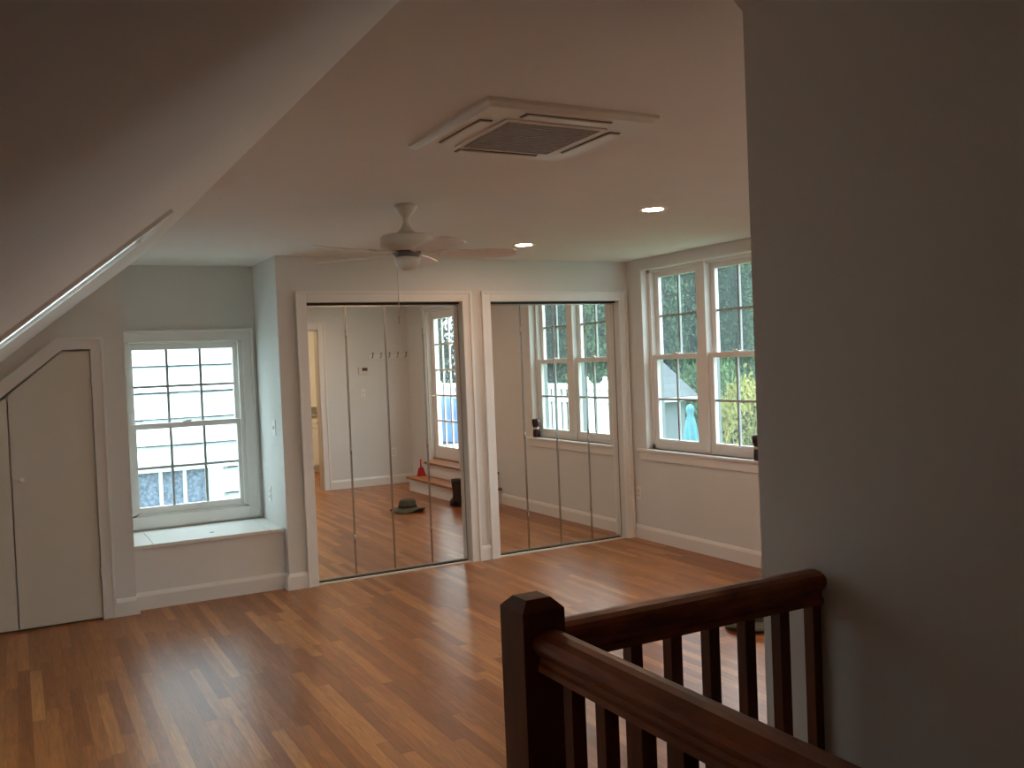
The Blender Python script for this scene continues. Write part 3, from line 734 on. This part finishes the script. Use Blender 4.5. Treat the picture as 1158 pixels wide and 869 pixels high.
wn = thing('window', None, None); wn.parent = nh; wn.location = (0,0,0)
bpy.data.objects.remove(wn)
fm = MB(); fm.box(1.00, 1.07, NY-.07, NY+.05, .02, .66).box(1.82, 1.97, NY-.07, NY+.05, .02, .66).box(1.07, 1.82, NY-.07, NY+.05, .58, .66).box(1.07, 1.82, NY-.07, NY+.05, .02, .12)
for x in (1.07, 1.30, 1.345, 1.56, 1.60, 1.82): pass
fm.box(1.31, 1.345, NY-.05, NY, .12, .58).box(1.555, 1.59, NY-.05, NY, .12, .58).box(1.07, 1.82, NY-.05, NY, .175, .20)
wf = fm.build('window_frame', M_fence, nh)
MB().box(1.07, 1.82, NY-.01, NY+.0, .12, .58).build('pane', M_screen, wf)

# shed with hip roof
sh = thing('garden_shed', 'grey garden shed with steep shingled roof beyond the double window', 'shed', (12.6, 18.5, GZ))
ex0, ex1, ey0, ey1, ez = 11.1, 14.15, 17.0, 20.0, .62
MB().box(ex0+.25, ex1-.25, ey0+.25, ey1-.25, GZ, ez-.05).build('walls', M_shed, sh)
mb = MB(); a1 = 1.35; rz = ez+1.43*a1
rf = [(ex0,ey0,ez),(ex1,ey0,ez),(ex1,ey1,ez),(ex0,ey1,ez)]
top = [(ex0+a1,ey0+a1,rz),(ex1-a1,ey0+a1,rz),(ex1-a1,ey1-a1,rz),(ex0+a1,ey1-a1,rz)]
mb.hexa(rf+top); mb.build('roof', M_roof, sh)
MB().box(ex0-.02, ex1+.02, ey0-.02, ey1+.02, ez-.09, ez).build('fascia', M_fence, sh)

# closed umbrella
ux, uy = 9.78, 12.0
um = thing('patio_umbrella', 'closed turquoise patio umbrella standing beyond the double window', 'umbrella', (ux, uy, GZ))
MB().tube([(ux, uy, GZ+.05), (ux, uy, .78)], .022, 10).build('pole', M_pole, um)
MB().lathe([(.25, GZ), (.26, GZ+.03), (.22, GZ+.07), (.05, GZ+.09), (.04, GZ+.25)], (ux, uy, 0), 24).build('base', M_dark, um)
def uw(r, z, a): return r*(1+.13*math.cos(8*a)), 0
MB().lathe([(.02, .78), (.055, .75), (.065, .68), (.045, .61), (.075, .50), (.10, .35), (.125, .1), (.15, -.2), (.17, -.6), (.16, -.75), (.10, -.76)], (ux, uy, 0), 48, wob=uw).build('canopy', M_teal, um)

# trees
def crown_mesh(name, seed, shape, nleaf, ls, mats):
    rnd = random.Random(seed); bm = bmesh.new()
    def rad(t): # relative radius for height fraction t
        return {'cone': (1-t)**.42*min(1, t*9+.35), 'ball': math.sqrt(max(0, 1-(2*t-1)**2))*1.0}[shape]
    # inner dark core
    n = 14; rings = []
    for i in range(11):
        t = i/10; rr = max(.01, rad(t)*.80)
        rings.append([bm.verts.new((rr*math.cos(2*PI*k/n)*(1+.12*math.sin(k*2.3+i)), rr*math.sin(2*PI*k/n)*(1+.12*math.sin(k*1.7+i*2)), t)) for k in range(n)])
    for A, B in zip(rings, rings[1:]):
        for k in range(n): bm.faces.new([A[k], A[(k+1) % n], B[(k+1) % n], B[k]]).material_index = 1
    # boughs: clusters of leaves
    ncl = nleaf//26
    for _ in range(ncl):
        t = rnd.random()**1.15*.97+.01; a = rnd.random()*2*PI; rr = rad(t)*(.78+.3*rnd.random())
        c = Vector((rr*math.cos(a), rr*math.sin(a), t)); cs = .07+.06*rnd.random()
        for _ in range(26):
            d = Vector((rnd.gauss(0,1)*cs, rnd.gauss(0,1)*cs, rnd.gauss(0,1)*cs*(.14 if shape == 'cone' else .45))); p = c+d
            u = Vector((rnd.gauss(0,1), rnd.gauss(0,1), rnd.gauss(0,1))).normalized()*ls*(.6+.8*rnd.random())
            w = u.cross(Vector((rnd.gauss(0,1), rnd.gauss(0,1), rnd.gauss(0,1)))).normalized()*u.length*.5
            for vv in (u, w): vv.z *= (.2 if shape == 'cone' else .6)
            v = [bm.verts.new(p+x) for x in (-u, w*.9, u, -w*.9)]
            bm.faces.new(v).material_index = 0
    me = bpy.data.meshes.new(name); bm.to_mesh(me); bm.free()
    for m in mats: me.materials.append(m)
    return me
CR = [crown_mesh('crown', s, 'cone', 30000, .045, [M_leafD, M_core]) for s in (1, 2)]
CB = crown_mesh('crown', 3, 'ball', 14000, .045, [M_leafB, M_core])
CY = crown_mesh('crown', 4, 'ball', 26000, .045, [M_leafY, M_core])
trunk = MB().lathe([(.06, 0), (.045, .3), (.03, .9)], (0,0,0), 10)
trm = bpy.data.meshes.new('trunk'); trunk.bm.to_mesh(trm); trunk.bm.free(); trm.materials.append(M_bark)
def tree(name, label, cat, x, y, r, h, me, group=None, lift=.04, z0=GZ):
    t = thing(name, label, cat, (x, y, z0), group, rz=random.random()*6.28)
    c = bpy.data.objects.new('crown', me); COL.objects.link(c); c.parent = t; c.scale = (r, r, h*(1-lift)); c.location = (0,0,h*lift)
    k = bpy.data.objects.new('trunk', trm); COL.objects.link(k); k.parent = t; k.scale = (max(r, 1)*1.2, max(r, 1)*1.2, h*.7)
TG = 'tall evergreens behind the garden shed'
for (x, y, r, h) in ((14.0, 23.6, 1.35, 10.5), (17.3, 23.3, 1.4, 11.5), (20.6, 23.6, 1.38, 10.8), (23.9, 23.2, 1.4, 11)):
    tree('evergreen_tree', 'tall dense dark green conifer in the front row beyond the garden shed', 'tree', x, y, r, h, CR[int(x) % 2], TG)
for (x, y, r, h) in ((15.6, 26.9, 1.4, 13), (18.95, 26.9, 1.4, 13.5), (22.3, 26.8, 1.4, 13), (25.6, 26.7, 1.4, 13)):
    tree('evergreen_tree', 'tallest dark conifer in the second row behind the garden', 'tree', x, y, r, h, CR[int(x) % 2], 'second row of tall evergreens')
for (x, y, r, h) in ((7.4, -13.9, 1.35, 9.5), (10.7, -13.5, 1.4, 10.5), (14.0, -13.8, 1.38, 9.8), (17.3, -13.4, 1.4, 10.6), (20.6, -13.8, 1.38, 10), (23.9, -13.5, 1.4, 10.4)):
    tree('evergreen_tree', 'dense green conifer beyond the deck fence, seen only in the mirrors', 'tree', x, y, r, h, CR[int(x) % 2], 'evergreens beyond the deck fence')
for (x, y, r, h) in ((9.05, -17.2, 1.4, 13), (12.35, -17.1, 1.4, 13.5), (15.65, -17.2, 1.4, 13), (18.95, -17.0, 1.4, 13), (22.25, -17.2, 1.4, 13)):
    tree('evergreen_tree', 'taller conifer in the back row beyond the deck fence, seen only in the mirrors', 'tree', x, y, r, h, CR[int(x) % 2], 'back row of evergreens beyond the deck fence')
for (x, y, r, h) in ((14.0, 30.2, 1.45, 13), (17.3, 30.3, 1.45, 14), (20.6, 30.2, 1.45, 13), (23.9, 30.1, 1.45, 14)):
    tree('evergreen_tree', 'conifer in the last row behind the garden', 'tree', x, y, r, h, CR[int(x) % 2], 'last row of evergreens')
for (x, y, r, h) in ((10.7, -20.5, 1.45, 13), (14.0, -20.5, 1.45, 13), (17.3, -20.4, 1.45, 13), (20.6, -20.5, 1.45, 13), (23.9, -20.5, 1.45, 13)):
    tree('evergreen_tree', 'conifer in the last row beyond the deck fence', 'tree', x, y, r, h, CR[int(x) % 2], 'last row of evergreens beyond the deck fence')
tree('bright_shrub', 'rounded mid green shrub behind the yellow bush', 'shrub', 16.2, 19.0, 1.1, 3.7, CB)
tree('yellow_bush', 'yellow-leaved bush seen through the double window above the mug', 'shrub', 12.45, 13.2, 1.0, 3.35, CY)
# tarp-covered furniture on the deck
tp = thing('covered_table', 'blue tarp draped over furniture on the deck, seen in the mirror through the glazed door', 'covered table', (6.3, -.7, .30))
mb = MB(); rnd = random.Random(5)
nx, ny = 18, 14; hx0, hx1, hy0, hy1 = 5.45, 6.98, -1.3, -.25
def tz(u, v):
    e = min(u, 1-u, v, 1-v); return .335 + .71*min(1, e*7)**.55 + .02*math.sin(u*9+v*5)
g = [[mb.bm.verts.new((hx0+(hx1-hx0)*(i/nx)+.012*math.sin(j*1.9), hy0+(hy1-hy0)*(j/ny)+.012*math.sin(i*2.1), tz(i/nx, j/ny))) for j in range(ny+1)] for i in range(nx+1)]
for i in range(nx):
    for j in range(ny): mb._face([g[i][j], g[i+1][j], g[i+1][j+1], g[i][j+1]]).smooth = True
mb.build('tarp', M_pool, tp)
mb = MB()
for (x, y) in ((5.6, -1.15), (6.83, -1.15), (5.6, -.4), (6.83, -.4)): mb.box(x-.03, x+.03, y-.03, y+.03, .301, .9)
mb.build('legs', M_bark, tp)

# ------------------------------------------------------------------ light
w = bpy.data.worlds.new('overcast_sky'); scn.world = w; w.use_nodes = True
nt = w.node_tree; bg = nt.nodes['Background']
tc = nt.nodes.new('ShaderNodeTexCoord'); sp = nt.nodes.new('ShaderNodeSeparateXYZ'); cr = nt.nodes.new('ShaderNodeValToRGB')
nt.links.new(tc.outputs['Generated'], sp.inputs[0]); nt.links.new(sp.outputs['Z'], cr.inputs['Fac'])
cr.color_ramp.elements[0].position = 0; cr.color_ramp.elements[0].color = (.64, .78, .84, 1)
cr.color_ramp.elements[1].position = .8; cr.color_ramp.elements[1].color = (.80, .97, 1.05, 1)
nt.links.new(cr.outputs['Color'], bg.inputs['Color']); bg.inputs['Strength'].default_value = 3.15

# ------------------------------------------------------------------ camera
cam = bpy.data.cameras.new('camera'); co = bpy.data.objects.new('camera', cam); COL.objects.link(co); scn.camera = co
cam.sensor_fit = 'HORIZONTAL'; cam.sensor_width = 36; cam.lens = 36*1043.6/1158; cam.clip_start = .05; cam.clip_end = 200
a, p, o = .494179, .02388, -.040927
Fv = Vector((math.sin(a), math.cos(a), 0)); Rt = Vector((math.cos(a), -math.sin(a), 0)); U = Vector((0,0,1))
F2_ = Fv*math.cos(p)-U*math.sin(p); U2 = U*math.cos(p)+Fv*math.sin(p)
R3 = Rt*math.cos(o)+U2*math.sin(o); U3 = U2*math.cos(o)-Rt*math.sin(o)
Mx = Matrix((R3, U3, -F2_)).transposed().to_4x4(); Mx.translation = (0, 0, 1.6)
co.matrix_world = Mx

scn.view_settings.view_transform = 'Standard'; scn.view_settings.look = 'None'
scn.view_settings.gamma = 1; scn.view_settings.use_curve_mapping = False
scn.view_settings.exposure = 1.54
scn.cycles.max_bounces = 14; scn.cycles.diffuse_bounces = 8; scn.cycles.glossy_bounces = 6; scn.cycles.transparent_max_bounces = 24
scn.cycles.use_denoising = True
